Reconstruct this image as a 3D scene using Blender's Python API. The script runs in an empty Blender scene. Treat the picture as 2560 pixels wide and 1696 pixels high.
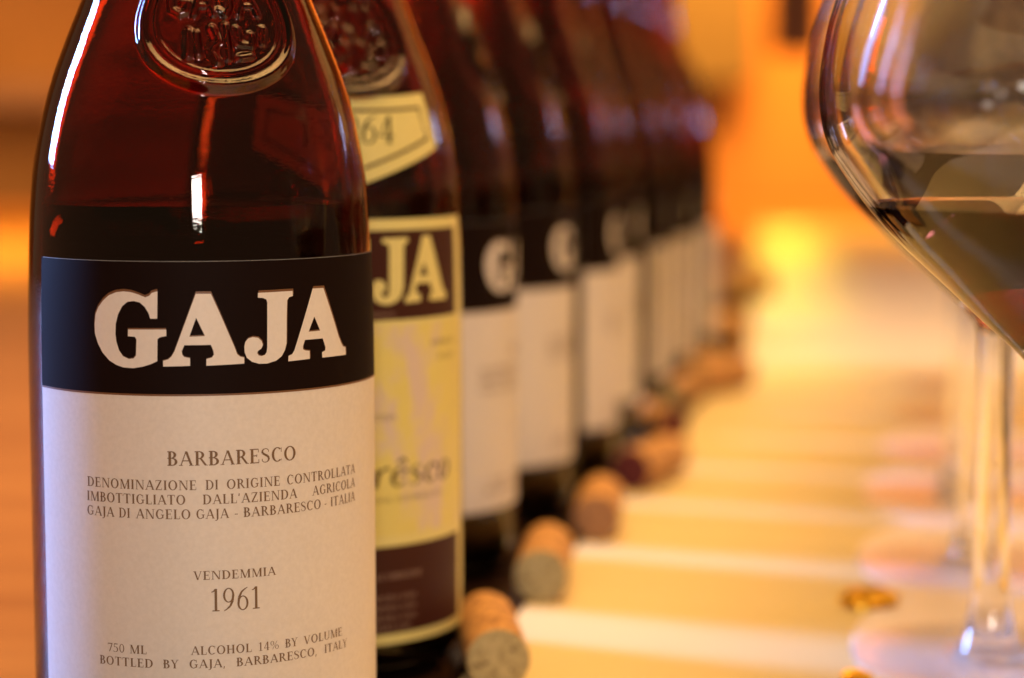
import bpy, bmesh, math, random
from mathutils import Vector, Matrix
from mathutils.geometry import tessellate_polygon
random.seed(7)
C = bpy.context.scene.collection
S = bpy.context.scene
MM = 0.001
R = math.radians

# ------------------------------------------------------------------ camera
cam_d = bpy.data.cameras.new("camera"); cam = bpy.data.objects.new("camera", cam_d); C.objects.link(cam)
cam.location = (0, 0, 0.147)
cam.rotation_euler = (R(90 - 5.756), 0, 0)
cam_d.sensor_width = 36; cam_d.lens = 76.04
cam_d.clip_start = 0.01; cam_d.clip_end = 50
cam_d.dof.use_dof = True
cam_d.dof.focus_distance = 0.462
cam_d.dof.aperture_fstop = 7.0
S.camera = cam

# ------------------------------------------------------------------ world
W = bpy.data.worlds.new("World"); S.world = W; W.use_nodes = True
wb = W.node_tree.nodes["Background"]
wb.inputs[0].default_value = (0.62, 0.33, 0.16, 1); wb.inputs[1].default_value = 0.28

# ------------------------------------------------------------------ lamps
def area(name, loc, target, energy, col, sx, sy=None, spread=180):
    d = bpy.data.lights.new(name, 'AREA'); d.energy = energy; d.color = col
    d.shape = 'RECTANGLE' if sy else 'SQUARE'; d.size = sx
    if sy: d.size_y = sy
    d.spread = R(spread)
    o = bpy.data.objects.new(name, d); C.objects.link(o); o.location = loc
    o.rotation_euler = (Vector(target) - Vector(loc)).to_track_quat('-Z', 'Y').to_euler()
    return o
COOL = (0.36, 0.56, 1.0)
WARM = (1.0, 0.50, 0.15)
area("cool_window_light_left", (-3.0, 1.95, 1.15), (0.0, 0.7, 0.1), 34, (0.22, 0.42, 1.0), 0.48, 1.3, 62)
area("cool_window_light_behind_camera", (0.085, -1.05, 0.36), (-0.05, 0.5, 0.1), 7.6, (1.0, 0.86, 0.75), 0.16, 0.18)
area("cool_window_light_right", (1.45, 1.95, 0.50), (0.0, 0.8, 0.1), 2.0, COOL, 0.14, 0.14)
area("warm_ceiling_light", (0.22, 0.95, 1.5), (0.12, 0.80, 0.0), 15.5, (1.0, 0.55, 0.18), 1.5, 1.5, 90)
for _y, _len, _e in ((2.65, 1.0, 0.30), (2.2, 1.2, 0.20), (1.8, 1.2, 0.12)):
    _l = area("added_far_column_light", (0.126 * _y, _y, 0.55), (0.126 * _y, _y, 0.0), _e, (1.0, 0.78, 0.10), 0.05, _len, 14)  # unseen lamps added to lay a yellow column of light on the far cloth
    _l.rotation_euler = (0, 0, R(-7.2))
area("added_left_table_light", (-0.75, 2.6, 1.3), (-0.70, 2.5, 0.0), 9, (1.0, 0.66, 0.16), 0.5, 0.9, 40)  # unseen lamp added to brighten the far left of the table
area("warm_side_light", (1.5, 2.3, 0.75), (0.05, 1.15, 0.08), 1.2, (1.0, 0.46, 0.12), 0.6)
area("added_shelf_light", (-1.15, 3.3, 0.42), (-0.95, 4.4, 0.2), 7, (1.0, 0.55, 0.2), 0.5)  # added out of view in front of the shelf to lighten its boards
area("added_wall_light", (0.55, 3.75, 1.25), (0.5, 4.5, 0.15), 95, (1.0, 0.42, 0.07), 0.8)  # added above the view only to brighten the orange wall

S.view_settings.view_transform = 'Standard'; S.view_settings.look = 'None'
S.view_settings.exposure = 0.12; S.view_settings.gamma = 1
cy = S.cycles
cy.max_bounces = 20; cy.transmission_bounces = 18; cy.glossy_bounces = 8; cy.diffuse_bounces = 4
cy.transparent_max_bounces = 12; cy.volume_bounces = 0
cy.sample_clamp_indirect = 6; cy.use_denoising = True

# ------------------------------------------------------------------ materials
def mat(name):
    m = bpy.data.materials.new(name); m.use_nodes = True
    nt = m.node_tree; b = nt.nodes["Principled BSDF"]
    return m, nt, b
def simple(name, col, rough=0.5, coat=0.0, spec=0.5, **kw):
    m, nt, b = mat(name)
    b.inputs["Base Color"].default_value = (*col, 1); b.inputs["Roughness"].default_value = rough
    b.inputs["Coat Weight"].default_value = coat; b.inputs["Coat Roughness"].default_value = kw.get("cr", 0.25)
    b.inputs["Specular IOR Level"].default_value = spec
    return m
def noise_mix(m, nt, b, c1, c2, scale, detail=4, rough=0.6, stretch=(1, 1, 1), lo=0.35, hi=0.65, bump=0.0, bscale=None, dist=0.0002):
    tc = nt.nodes.new("ShaderNodeTexCoord"); mp = nt.nodes.new("ShaderNodeMapping"); mp.inputs["Scale"].default_value = stretch
    n = nt.nodes.new("ShaderNodeTexNoise"); n.inputs["Scale"].default_value = scale; n.inputs["Detail"].default_value = detail
    n.inputs["Roughness"].default_value = rough
    cr = nt.nodes.new("ShaderNodeValToRGB")
    cr.color_ramp.elements[0].position = lo; cr.color_ramp.elements[0].color = (*c1, 1)
    cr.color_ramp.elements[1].position = hi; cr.color_ramp.elements[1].color = (*c2, 1)
    L = nt.links
    L.new(tc.outputs["Object"], mp.inputs[0]); L.new(mp.outputs[0], n.inputs["Vector"])
    L.new(n.outputs["Fac"], cr.inputs[0]); L.new(cr.outputs[0], b.inputs["Base Color"])
    if bump:
        n2 = nt.nodes.new("ShaderNodeTexNoise"); n2.inputs["Scale"].default_value = bscale or scale; n2.inputs["Detail"].default_value = 5
        L.new(mp.outputs[0], n2.inputs["Vector"])
        bp = nt.nodes.new("ShaderNodeBump"); bp.inputs["Strength"].default_value = bump; bp.inputs["Distance"].default_value = dist
        L.new(n2.outputs["Fac"], bp.inputs["Height"]); L.new(bp.outputs[0], b.inputs["Normal"])
    return cr
def glass(name, tint, ior, rough=0.0, density=0, vcol=(1, 1, 1), bump=0.0, bscale=60):
    m, nt, b = mat(name)
    b.inputs["Base Color"].default_value = (*tint, 1); b.inputs["Roughness"].default_value = rough
    b.inputs["Transmission Weight"].default_value = 1; b.inputs["IOR"].default_value = ior
    if density:
        v = nt.nodes.new("ShaderNodeVolumeAbsorption"); v.inputs["Color"].default_value = (*vcol, 1); v.inputs["Density"].default_value = density
        nt.links.new(v.outputs[0], nt.nodes["Material Output"].inputs["Volume"])
    if bump:
        tc = nt.nodes.new("ShaderNodeTexCoord"); n = nt.nodes.new("ShaderNodeTexNoise")
        n.inputs["Scale"].default_value = bscale; n.inputs["Detail"].default_value = 2
        bp = nt.nodes.new("ShaderNodeBump"); bp.inputs["Strength"].default_value = bump; bp.inputs["Distance"].default_value = 0.0005
        nt.links.new(tc.outputs["Object"], n.inputs["Vector"]); nt.links.new(n.outputs["Fac"], bp.inputs["Height"])
        n3 = nt.nodes.new("ShaderNodeTexNoise"); n3.inputs["Scale"].default_value = 1500; n3.inputs["Detail"].default_value = 1
        mp = nt.nodes.new("ShaderNodeMapping"); mp.inputs["Scale"].default_value = (0.5, 0.5, 1.3)
        nt.links.new(tc.outputs["Object"], mp.inputs[0]); nt.links.new(mp.outputs[0], n3.inputs["Vector"])
        b2 = nt.nodes.new("ShaderNodeBump"); b2.inputs["Strength"].default_value = 0.5; b2.inputs["Distance"].default_value = 0.00002
        nt.links.new(n3.outputs["Fac"], b2.inputs["Height"]); nt.links.new(bp.outputs[0], b2.inputs["Normal"])
        nt.links.new(b2.outputs[0], b.inputs["Normal"])
    return m
M = {}
M["bottle_glass"] = glass("amber_bottle_glass", (1, 1, 1), 1.5, 0.02, 1750, (0.85, 0.55, 0.26), bump=0.10, bscale=45)
M["bottle_wine"] = glass("bottled_red_wine", (0.9, 0.5, 0.4), 1.34, 0.0, 900, (0.72, 0.05, 0.03))
M["clear_glass"] = glass("clear_crystal_glass", (0.985, 0.985, 0.985), 1.5, 0.0)
def thin_glass():
    m = bpy.data.materials.new("thin_clear_glass"); m.use_nodes = True; nt = m.node_tree
    nt.nodes.remove(nt.nodes["Principled BSDF"])
    tr = nt.nodes.new("ShaderNodeBsdfTransparent"); tr.inputs[0].default_value = (0.975, 0.975, 0.975, 1)
    gl = nt.nodes.new("ShaderNodeBsdfGlossy"); gl.inputs["Roughness"].default_value = 0.02
    lw = nt.nodes.new("ShaderNodeLayerWeight"); lw.inputs[0].default_value = 0.5
    pw = nt.nodes.new("ShaderNodeMath"); pw.operation = 'POWER'; pw.inputs[1].default_value = 4.5
    fr = nt.nodes.new("ShaderNodeMath"); fr.operation = 'MULTIPLY_ADD'; fr.inputs[1].default_value = 0.3; fr.inputs[2].default_value = 0.035
    nt.links.new(lw.outputs["Facing"], pw.inputs[0]); nt.links.new(pw.outputs[0], fr.inputs[0])
    mx = nt.nodes.new("ShaderNodeMixShader"); L = nt.links
    L.new(fr.outputs[0], mx.inputs[0]); L.new(tr.outputs[0], mx.inputs[1]); L.new(gl.outputs[0], mx.inputs[2])
    L.new(mx.outputs[0], nt.nodes["Material Output"].inputs[0]); return m
M["thin_glass"] = thin_glass()
M["glass_wine"] = glass("poured_red_wine", (0.085, 0.016, 0.010), 1.34 / 1.5, 0.0)      # where the wine wets the glass wall
M["wine_surface"] = glass("poured_red_wine_surface", (0.42, 0.12, 0.075), 1.34, 0.0)
def paper(name, c1, c2, rough=0.5):
    m, nt, b = mat(name); b.inputs["Roughness"].default_value = rough
    b.inputs["Coat Weight"].default_value = 0.12; b.inputs["Coat Roughness"].default_value = 0.28
    noise_mix(m, nt, b, c1, c2, 900, 3, 0.6, (1, 1, 1), 0.3, 0.7, bump=0.25, bscale=1800, dist=0.00005)
    return m
M["paper"] = paper("white_label_paper", (0.70, 0.66, 0.61), (0.76, 0.72, 0.67))
M["black_print"] = simple("black_label_print", (0.010, 0.0045, 0.0035), 0.6, 0.0, 0.05)
M["brown_ink"] = simple("brown_ink", (0.17, 0.095, 0.04), 0.6)
M["gold_ink"] = simple("bronze_ink", (0.17, 0.075, 0.03), 0.45)
M["letter_white"] = paper("white_letter_print", (0.74, 0.70, 0.65), (0.78, 0.74, 0.69))
M["brown_print"] = simple("maroon_label_print", (0.050, 0.012, 0.008), 0.5, 0.0, 0.2)
M["cream"] = paper("cream_label_paper", (0.74, 0.67, 0.24), (0.78, 0.71, 0.28))
def vignette_paper():
    m, nt, b = mat("cream_paper_with_pale_landscape"); b.inputs["Roughness"].default_value = 0.5
    b.inputs["Coat Weight"].default_value = 0.2; b.inputs["Coat Roughness"].default_value = 0.28
    noise_mix(m, nt, b, (0.76, 0.67, 0.20), (0.70, 0.58, 0.48), 60, 8, 0.75, (1, 1, 0.45), 0.50, 0.60)
    return m
M["vignette"] = vignette_paper()
M["faint_print"] = simple("faint_grey_print", (0.36, 0.24, 0.18), 0.6)
M["capsule"] = simple("black_foil_capsule", (0.02, 0.012, 0.012), 0.3, 0.3)
def cork_mat(name, c1, c2):
    m, nt, b = mat(name); b.inputs["Roughness"].default_value = 0.8
    cr = noise_mix(m, nt, b, c1, c2, 320, 6, 0.7, (1, 1, 0.5), 0.36, 0.56, bump=0.6, bscale=500, dist=0.0004)
    n = nt.nodes.new("ShaderNodeTexNoise"); n.inputs["Scale"].default_value = 420; n.inputs["Detail"].default_value = 2
    r2 = nt.nodes.new("ShaderNodeValToRGB"); r2.color_ramp.elements[0].position = 0.33; r2.color_ramp.elements[0].color = (0.22, 0.16, 0.12, 1)
    r2.color_ramp.elements[1].position = 0.40; r2.color_ramp.elements[1].color = (1, 1, 1, 1)
    tc = nt.nodes.new("ShaderNodeTexCoord"); mx = nt.nodes.new("ShaderNodeMix"); mx.data_type = 'RGBA'; mx.blend_type = 'MULTIPLY'; mx.inputs[0].default_value = 1
    nt.links.new(tc.outputs["Object"], n.inputs["Vector"]); nt.links.new(n.outputs["Fac"], r2.inputs[0])
    nt.links.new(cr.outputs[0], mx.inputs[6]); nt.links.new(r2.outputs[0], mx.inputs[7]); nt.links.new(mx.outputs[2], b.inputs["Base Color"])
    return m
M["cork"] = cork_mat("natural_cork", (0.34, 0.16, 0.05), (0.66, 0.36, 0.12))
M["cork_end"] = cork_mat("pale_cork_end", (0.30, 0.24, 0.11), (0.50, 0.42, 0.22))
M["cork_stain"] = cork_mat("wine_stained_cork", (0.07, 0.01, 0.012), (0.14, 0.02, 0.022))
M["cork_brown"] = cork_mat("tan_cork_end", (0.28, 0.13, 0.06), (0.42, 0.22, 0.10))
def cloth_mat():
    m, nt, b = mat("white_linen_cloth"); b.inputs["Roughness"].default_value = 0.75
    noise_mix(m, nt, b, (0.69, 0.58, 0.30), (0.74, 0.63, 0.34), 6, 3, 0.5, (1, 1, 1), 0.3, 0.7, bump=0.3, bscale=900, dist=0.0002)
    return m
M["cloth"] = cloth_mat()
M["coaster"] = paper("white_coaster_paper", (0.87, 0.81, 0.79), (0.89, 0.83, 0.81), 0.7)
def wood(name, c1, c2, rough=0.35, scale=9, stretch=(0.25, 4, 1)):
    m, nt, b = mat(name); b.inputs["Roughness"].default_value = rough
    noise_mix(m, nt, b, c1, c2, scale, 6, 0.6, stretch, 0.35, 0.68, bump=0.15, bscale=scale * 3, dist=0.001)
    return m
M["table"] = wood("orange_varnished_wood", (0.34, 0.12, 0.018), (0.50, 0.20, 0.032), 0.38)
M["wall"] = wood("orange_plaster", (0.50, 0.24, 0.07), (0.62, 0.31, 0.10), 0.9, 3, (1, 1, 1))
M["dark_wood"] = wood("dark_brown_wood", (0.05, 0.022, 0.012), (0.09, 0.04, 0.02), 0.5)
M["mid_wood"] = wood("honey_brown_wood", (0.20, 0.08, 0.025), (0.34, 0.15, 0.05), 0.5, 6, (1, 1, 4))
M["tan_panel"] = simple("tan_painted_panel", (0.17, 0.125, 0.05), 0.7)

# ------------------------------------------------------------------ mesh helpers
def link(name, me, parent=None, mats=()):
    o = bpy.data.objects.new(name, me); C.objects.link(o)
    for m in mats:
        if m.name not in [x.name for x in me.materials if x]: me.materials.append(m)
    if parent: o.parent = parent
    return o
def mesh(name, vs, fs, smooth=True):
    me = bpy.data.meshes.new(name); me.from_pydata([(v[0] * MM, v[1] * MM, v[2] * MM) for v in vs], [], fs); me.update()
    if smooth: me.polygons.foreach_set("use_smooth", [True] * len(me.polygons))
    return me
def lathe(name, prof, n=96, closed_loop=False):
    """prof: list of (r, h) in mm; r=0 gives a pole."""
    vs, fs, rows = [], [], []
    for (r, h) in prof:
        if r <= 1e-6: rows.append([len(vs)] * n); vs.append((0, 0, h))
        else:
            rows.append(list(range(len(vs), len(vs) + n)))
            vs += [(r * math.sin(2 * math.pi * k / n), -r * math.cos(2 * math.pi * k / n), h) for k in range(n)]
    m = len(rows)
    for i in range(m if closed_loop else m - 1):
        a, b = rows[i], rows[(i + 1) % m]
        for k in range(n):
            q = [a[k], a[(k + 1) % n], b[(k + 1) % n], b[k]]
            q2 = []
            for x in q:
                if x not in q2: q2.append(x)
            if len(q2) >= 3: fs.append(q2)
    return mesh(name, vs, fs)
def smooth_pts(pts, step):
    """Catmull-Rom through (r, h) points"""
    out = []
    for i in range(len(pts) - 1):
        p0 = pts[max(i - 1, 0)]; p1 = pts[i]; p2 = pts[i + 1]; p3 = pts[min(i + 2, len(pts) - 1)]
        L = math.dist(p1, p2); k = max(1, int(L / step))
        for j in range(k):
            t = j / k
            out.append(tuple(0.5 * (2 * p1[d] + (p2[d] - p0[d]) * t + (2 * p0[d] - 5 * p1[d] + 4 * p2[d] - p3[d]) * t * t + (3 * p1[d] - p0[d] - 3 * p2[d] + p3[d]) * t ** 3) for d in (0, 1)))
    out.append(pts[-1]); return out
def box_mesh(name, x0, x1, y0, y1, z0, z1, bev=0.0):
    bm = bmesh.new(); bmesh.ops.create_cube(bm, size=1)
    for v in bm.verts:
        v.co = Vector(((x0 + x1) / 2 + v.co.x * (x1 - x0), (y0 + y1) / 2 + v.co.y * (y1 - y0), (z0 + z1) / 2 + v.co.z * (z1 - z0)))
    if bev: bmesh.ops.bevel(bm, geom=bm.edges[:], offset=bev, segments=2, affect='EDGES')
    me = bpy.data.meshes.new(name); bm.to_mesh(me); bm.free(); return me
def tag(o, label=None, cat=None, group=None, kind=None):
    if label: o["label"] = label
    if cat: o["category"] = cat
    if group: o["group"] = group
    if kind: o["kind"] = kind
    return o
def empty(name, loc, rz=0):
    o = bpy.data.objects.new(name, None); C.objects.link(o); o.location = loc; o.rotation_euler = (0, 0, rz)
    o.empty_display_size = 0.02; return o

# ------------------------------------------------------------------ setting
o = link("table", box_mesh("table", -1.6, 1.9, -0.25, 3.72, -0.045, -0.0015, 0.004), None, [M["table"]]); tag(o, kind="structure")
def cloth_edge(y): return -28 + 0.2 * (y - 490) if y < 1400 else 154 + 0.118 * (y - 1400)
# cloth runner: thin sheet with a slight waviness
def runner():
    vs, fs = [], []
    xs = [12 * i for i in range(82)]; ys = [-150 + 20 * j for j in range(163)]
    for y in ys:
        for x in xs:
            w = 0.25 * math.sin(x * 0.021 + y * 0.004) * math.sin(y * 0.013 + 1.3)
            vs.append((x + cloth_edge(y), y, -0.5 + 0.12 * w))
    nx = len(xs)
    for j in range(len(ys) - 1):
        for i in range(nx - 1):
            a = j * nx + i; fs.append([a, a + 1, a + 1 + nx, a + nx])
    return mesh("table_runner", vs, fs)
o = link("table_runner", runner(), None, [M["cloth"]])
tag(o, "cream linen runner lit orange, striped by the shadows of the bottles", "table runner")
o = link("wall", box_mesh("wall", -3.5, 4.5, 4.5, 4.6, -1.0, 2.6), None, [M["wall"]]); tag(o, kind="structure")
o = link("floor", box_mesh("floor", -3.5, 4.5, -0.6, 4.49, -0.80, -0.75), None, [M["dark_wood"]]); tag(o, kind="structure")

def board():
    vs, fs = [], []; ys = [-100, 490, 900, 1400, 1900]
    for y in ys:
        x0 = cloth_edge(y); vs += [(x0 - 80, y, -1.4), (x0 - 1, y, -1.4), (x0 - 1, y, -0.1), (x0 - 80, y, -0.1)]
    for i in range(len(ys) - 1):
        a = 4 * i; fs += [(a + k, a + (k + 1) % 4, a + 4 + (k + 1) % 4, a + 4 + k) for k in range(4)]
    fs += [(3, 2, 1, 0), tuple(len(vs) - 4 + k for k in range(4))]
    return mesh("dark_board", vs, fs, False)
M["dark_lacquer"] = simple("dark_lacquered_wood", (0.022, 0.010, 0.006), 0.18)
o = link("dark_board", board(), None, [M["dark_lacquer"]])
tag(o, "long dark lacquered board under the whole row of bottles", "board")

# ------------------------------------------------------------------ bottle geometry (mm)
PROF = [(0, 38.9), (26, 38.95), (60, 38.95), (95, 38.9), (112.8, 38.6), (121.5, 38.2), (130.4, 37.6), (139, 36.6), (148, 34.8), (156.8, 32.3), (165.6, 29.0), (174.5, 25.4), (190, 19.8), (205, 16.6), (222, 15.0), (262, 14.4), (268, 14.3)]
def rad(h):
    for i in range(len(PROF) - 1):
        if PROF[i][0] <= h <= PROF[i + 1][0]:
            p0 = PROF[max(i - 1, 0)]; p1 = PROF[i]; p2 = PROF[i + 1]; p3 = PROF[min(i + 2, len(PROF) - 1)]
            d = p2[0] - p1[0]; t = (h - p1[0]) / d
            m1 = (p2[1] - p0[1]) / (p2[0] - p0[0]) * d; m2 = (p3[1] - p1[1]) / (p3[0] - p1[0]) * d
            return (2 * t ** 3 - 3 * t * t + 1) * p1[1] + (t ** 3 - 2 * t * t + t) * m1 + (-2 * t ** 3 + 3 * t * t) * p2[1] + (t ** 3 - t * t) * m2
    return PROF[-1][1]
PH = R(17.0)      # where the middle of the label of the first bottle faces
MED_H, MED_R = 168.9, 17.0
# strokes embossed on the round medallion: (x0,y0,x1,y1) in mm about its middle
def med_strokes():
    s = []
    def pl(pts): s.extend([(*pts[i], *pts[i + 1]) for i in range(len(pts) - 1)])
    # G A J A across the upper half
    pl([(-6.4, 5.6), (-7.6, 6.2), (-9.2, 5.4), (-10.0, 3.4), (-9.6, 1.2), (-8.0, 0.2), (-6.4, 0.8), (-6.2, 2.8), (-7.4, 2.8)])
    pl([(-5.2, 0.2), (-3.2, 6.6), (-1.2, 0.2)]); pl([(-4.5, 2.1), (-2.0, 2.1)])
    pl([(2.2, 6.4), (2.2, 1.6), (1.2, 0.2), (-0.1, 1.0)])
    pl([(4.0, 0.2), (6.2, 6.6), (8.2, 0.2)]); pl([(4.9, 2.1), (7.4, 2.1)])
    # arms below
    pl([(-6.2, -3.6), (-6.2, -9.4)]); pl([(-4.8, -4.2), (-4.4, -8.8)])
    pl([(-1.6, -3.0), (-0.6, -6.0), (-2.2, -8.0), (-0.8, -10.4)]); pl([(0.9, -2.4), (0.9, -9.6)])
    pl([(3.0, -3.2), (3.4, -6.4), (5.6, -6.8), (5.8, -4.4)]); pl([(3.2, -9.6), (5.2, -9.2)])
    pl([(8.8, -3.0), (8.0, -6.2)])
    pl([(-8, 9.2), (-4, 11.4), (0, 12), (4, 11.4), (8, 9.2)])
    return s
MST = med_strokes()
def med_height(u, v):
    rho = math.hypot(u, v)
    if rho > 19.5: return 0.0
    ss = lambda e0, e1, x: (lambda t: t * t * (3 - 2 * t))(min(1, max(0, (x - e0) / (e1 - e0))))
    h = 0.9 * (1 - ss(16.4, 18.0, rho))
    h += 0.9 * math.exp(-((rho - 15.6) / 0.85) ** 2)
    h += 0.35 * math.exp(-((rho - 12.9) / 0.45) ** 2)
    if rho < 14:
        d = 9
        for (x0, y0, x1, y1) in MST:
            if abs(u - (x0 + x1) / 2) > 5 or abs(v - (y0 + y1) / 2) > 5: continue
            dx, dy = x1 - x0, y1 - y0; t = max(0, min(1, ((u - x0) * dx + (v - y0) * dy) / (dx * dx + dy * dy)))
            dd = math.hypot(u - x0 - t * dx, v - y0 - t * dy)
            if dd < d: d = dd
        h += 0.8 * (1 - ss(0.2, 1.25, d))
        h += 0.10 * math.sin(u * 0.9 + 1) * math.sin(v * 0.8) * (1 - ss(11, 13, rho))
    # the soft drip below the seal
    return h
def bottle_glass_mesh():
    th = []
    a = -180.0
    while a < 180 - 1e-6:
        th.append(a); a += 0.42 if -42 <= a < 42 else 3.0
    hs = [0.6, 1.6, 3.2, 5.5, 8.5]; h = 12.0
    while h < 268: hs.append(h); h += 0.32 if 148 <= h < 189 else (3.0 if h < 205 else 6.0)
    hs.append(268)
    heel = {0.6: 31.5, 1.6: 34.6, 3.2: 36.9, 5.5: 38.2, 8.5: 38.8}
    rows = []; vs = []; fs = []
    for h in hs:
        r = heel.get(h, rad(h) if h >= 12 else 38.9)
        row = []
        for t in th:
            a = R(t); rr = r; hh = h
            if 148 < h < 190 and -42 < t < 42:
                k = med_height(27.5 * a, (h - MED_H) * 1.06)
                rr += k * 0.94; hh += k * 0.35
            row.append(len(vs)); vs.append((rr * math.sin(a + PH), -rr * math.cos(a + PH), hh))
        rows.append(row)
    n = len(th)
    def circ(r, h, wob=0):
        row = []
        for t in th:
            a = R(t); rr = r + wob * math.sin(3 * a + h * 0.05)
            row.append(len(vs)); vs.append((rr * math.sin(a + PH), -rr * math.cos(a + PH), h))
        return row
    # outer lip, then inner wall downwards, then bottom
    top = [circ(14.6, 272), circ(15.6, 274), circ(15.6, 284), circ(14.4, 287), circ(10.2, 287), circ(9.4, 284)]
    inner = []
    for h in [268, 250, 230, 215, 205, 195, 185, 175, 166, 157, 148, 139, 130, 121, 112, 95, 70, 45, 22, 14, 9.5]:
        r = rad(h) - (3.1 if h > 20 else 3.6)
        if h == 14: r = 33.5
        if h == 9.5: r = 28.5
        inner.append(circ(max(r, 9.4), h, 0.22 if 110 < h < 205 else 0))
    cb = [circ(20, 9.0), circ(8, 14)]
    allr = rows + top + inner + cb
    for i in range(len(allr) - 1):
        A, B = allr[i], allr[i + 1]
        for k in range(n):
            fs.append([A[k], A[(k + 1) % n], B[(k + 1) % n], B[k]])
    c = len(vs); vs.append((0, 0, 16)); L = allr[-1]
    for k in range(n): fs.append([L[k], L[(k + 1) % n], c])
    # underside with its punt
    ub = [rows[0], circ(28, 0.0), circ(24, 1.2), circ(10, 8)]
    for i in range(len(ub) - 1):
        A, B = ub[i], ub[i + 1]
        for k in range(n): fs.append([A[(k + 1) % n], A[k], B[k], B[(k + 1) % n]])
    c = len(vs); vs.append((0, 0, 10)); L = ub[-1]
    for k in range(n): fs.append([L[(k + 1) % n], L[k], c])
    return mesh("bottle_glass", vs, fs)
def bottle_wine_mesh(level):
    p = [(0, 16.3), (8, 14.3), (20, 9.4), (28.2, 9.8), (33.2, 14.2), (rad(22) - 3.25, 22)]
    for h in (45, 70, 95, 112, 121): p.append((rad(h) - 3.25, h))
    p += [(rad(level) - 3.3, level + 0.3), (rad(level) - 4.6, level - 0.3), (rad(level) - 7, level - 0.5), (0, level - 0.5)]
    return lathe("bottle_wine", p, 96)

def on_bottle(x, h, off):
    """x: arc mm from the label's middle, h: height mm"""
    r = rad(h) + off; a = x / 38.9 + PH
    return (r * math.sin(a), -r * math.cos(a), h)
def sheet(name, x0, x1, h0, h1, off, nx=90, nh=12, shape=None, thick=0.0):
    vs, fs = [], []
    for j in range(nh + 1):
        for i in range(nx + 1):
            x = x0 + (x1 - x0) * i / nx; h = h0 + (h1 - h0) * j / nh
            if shape: x, h = shape(i / nx, j / nh)
            vs.append(on_bottle(x, h, off))
    for j in range(nh):
        for i in range(nx):
            a = j * (nx + 1) + i; fs.append([a, a + 1, a + nx + 2, a + nx + 1])
    return mesh(name, vs, fs)
def print_polys(name, polys, off, cut=None, smooth=False):
    """polys: list of (outer, [holes]) in label mm -> mesh lying on the bottle"""
    bm = bmesh.new()
    for k, (outer, holes) in enumerate(polys):
        loops = [[Vector((x, y, 0)) for x, y in outer]] + [[Vector((x, y, 0)) for x, y in h] for h in holes]
        flat = [v for l in loops for v in l]
        bv = [bm.verts.new((v.x, v.y, (k % 3) * 0.008)) for v in flat]
        for t in tessellate_polygon(loops):
            a, b, c = (flat[i] for i in t)
            if (b - a).cross(c - a).z < 0: t = (t[0], t[2], t[1])
            try: bm.faces.new([bv[i] for i in t])
            except ValueError: pass
    if cut:
        xs = [v.co.x for v in bm.verts]; x = math.floor(min(xs)) + cut
        while x < max(xs):
            bmesh.ops.bisect_plane(bm, geom=bm.verts[:] + bm.edges[:] + bm.faces[:], plane_co=(x, 0, 0), plane_no=(1, 0, 0)); x += cut
    for v in bm.verts: v.co = Vector(on_bottle(v.co.x, v.co.y, off + v.co.z)) * MM
    me = bpy.data.meshes.new(name); bm.to_mesh(me); bm.free(); return me

# ------------------------------------------------------------------ serif lettering (outlines written here, no font file)
T, t_ = 0.165, 0.068
def rect(x0, y0, x1, y1): return [(x0, y0), (x1, y0), (x1, y1), (x0, y1)]
def V(x, y0=0, y1=1, w=T): return rect(x - w / 2, y0, x + w / 2, y1)
def Hh(x0, x1, y, w=t_): return rect(x0, y - w / 2, x1, y + w / 2)
def D(x0, y0, x1, y1, w=T): return [(x0 - w / 2, y0), (x0 + w / 2, y0), (x1 + w / 2, y1), (x1 - w / 2, y1)] if y1 > y0 else [(x1 - w / 2, y1), (x1 + w / 2, y1), (x0 + w / 2, y0), (x0 - w / 2, y0)]
def SB(x, l=0.15): return rect(x - l, 0, x + l, 0.045)
def ST(x, l=0.15): return rect(x - l, 0.955, x + l, 1)
def arc(cx, cy, rx, ry, a0, a1, T1=T, t1=t_, n=14):
    o = [(cx + rx * math.cos(R(a0 + (a1 - a0) * i / n)), cy + ry * math.sin(R(a0 + (a1 - a0) * i / n))) for i in range(n + 1)]
    q = [(cx + (rx - T1) * math.cos(R(a0 + (a1 - a0) * i / n)), cy + (ry - t1) * math.sin(R(a0 + (a1 - a0) * i / n))) for i in range(n + 1)]
    return [[o[i], o[i + 1], q[i + 1], q[i]] for i in range(n)]
def stroke(pts, ws):
    out = []
    for i in range(len(pts) - 1):
        (x0, y0), (x1, y1) = pts[i], pts[i + 1]; L = math.dist(pts[i], pts[i + 1]) or 1
        nx, ny = -(y1 - y0) / L / 2, (x1 - x0) / L / 2; a, b = ws[i], ws[i + 1]
        out.append([(x0 + nx * a, y0 + ny * a), (x0 - nx * a, y0 - ny * a), (x1 - nx * b, y1 - ny * b), (x1 + nx * b, y1 + ny * b)])
    return out
def S_shape(w=0.6):
    pts = [(0.50, 0.74), (0.50, 0.86), (0.40, 0.96), (0.28, 0.98), (0.14, 0.92), (0.08, 0.79), (0.12, 0.66), (0.26, 0.56), (0.42, 0.46), (0.52, 0.33), (0.50, 0.16), (0.40, 0.05), (0.27, 0.02), (0.14, 0.06), (0.08, 0.16), (0.08, 0.28)]
    ws = [0.04, 0.05, 0.05, 0.05, 0.08, 0.12, 0.14, 0.15, 0.15, 0.13, 0.11, 0.06, 0.05, 0.05, 0.05, 0.04]
    return stroke(pts, ws)
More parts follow.
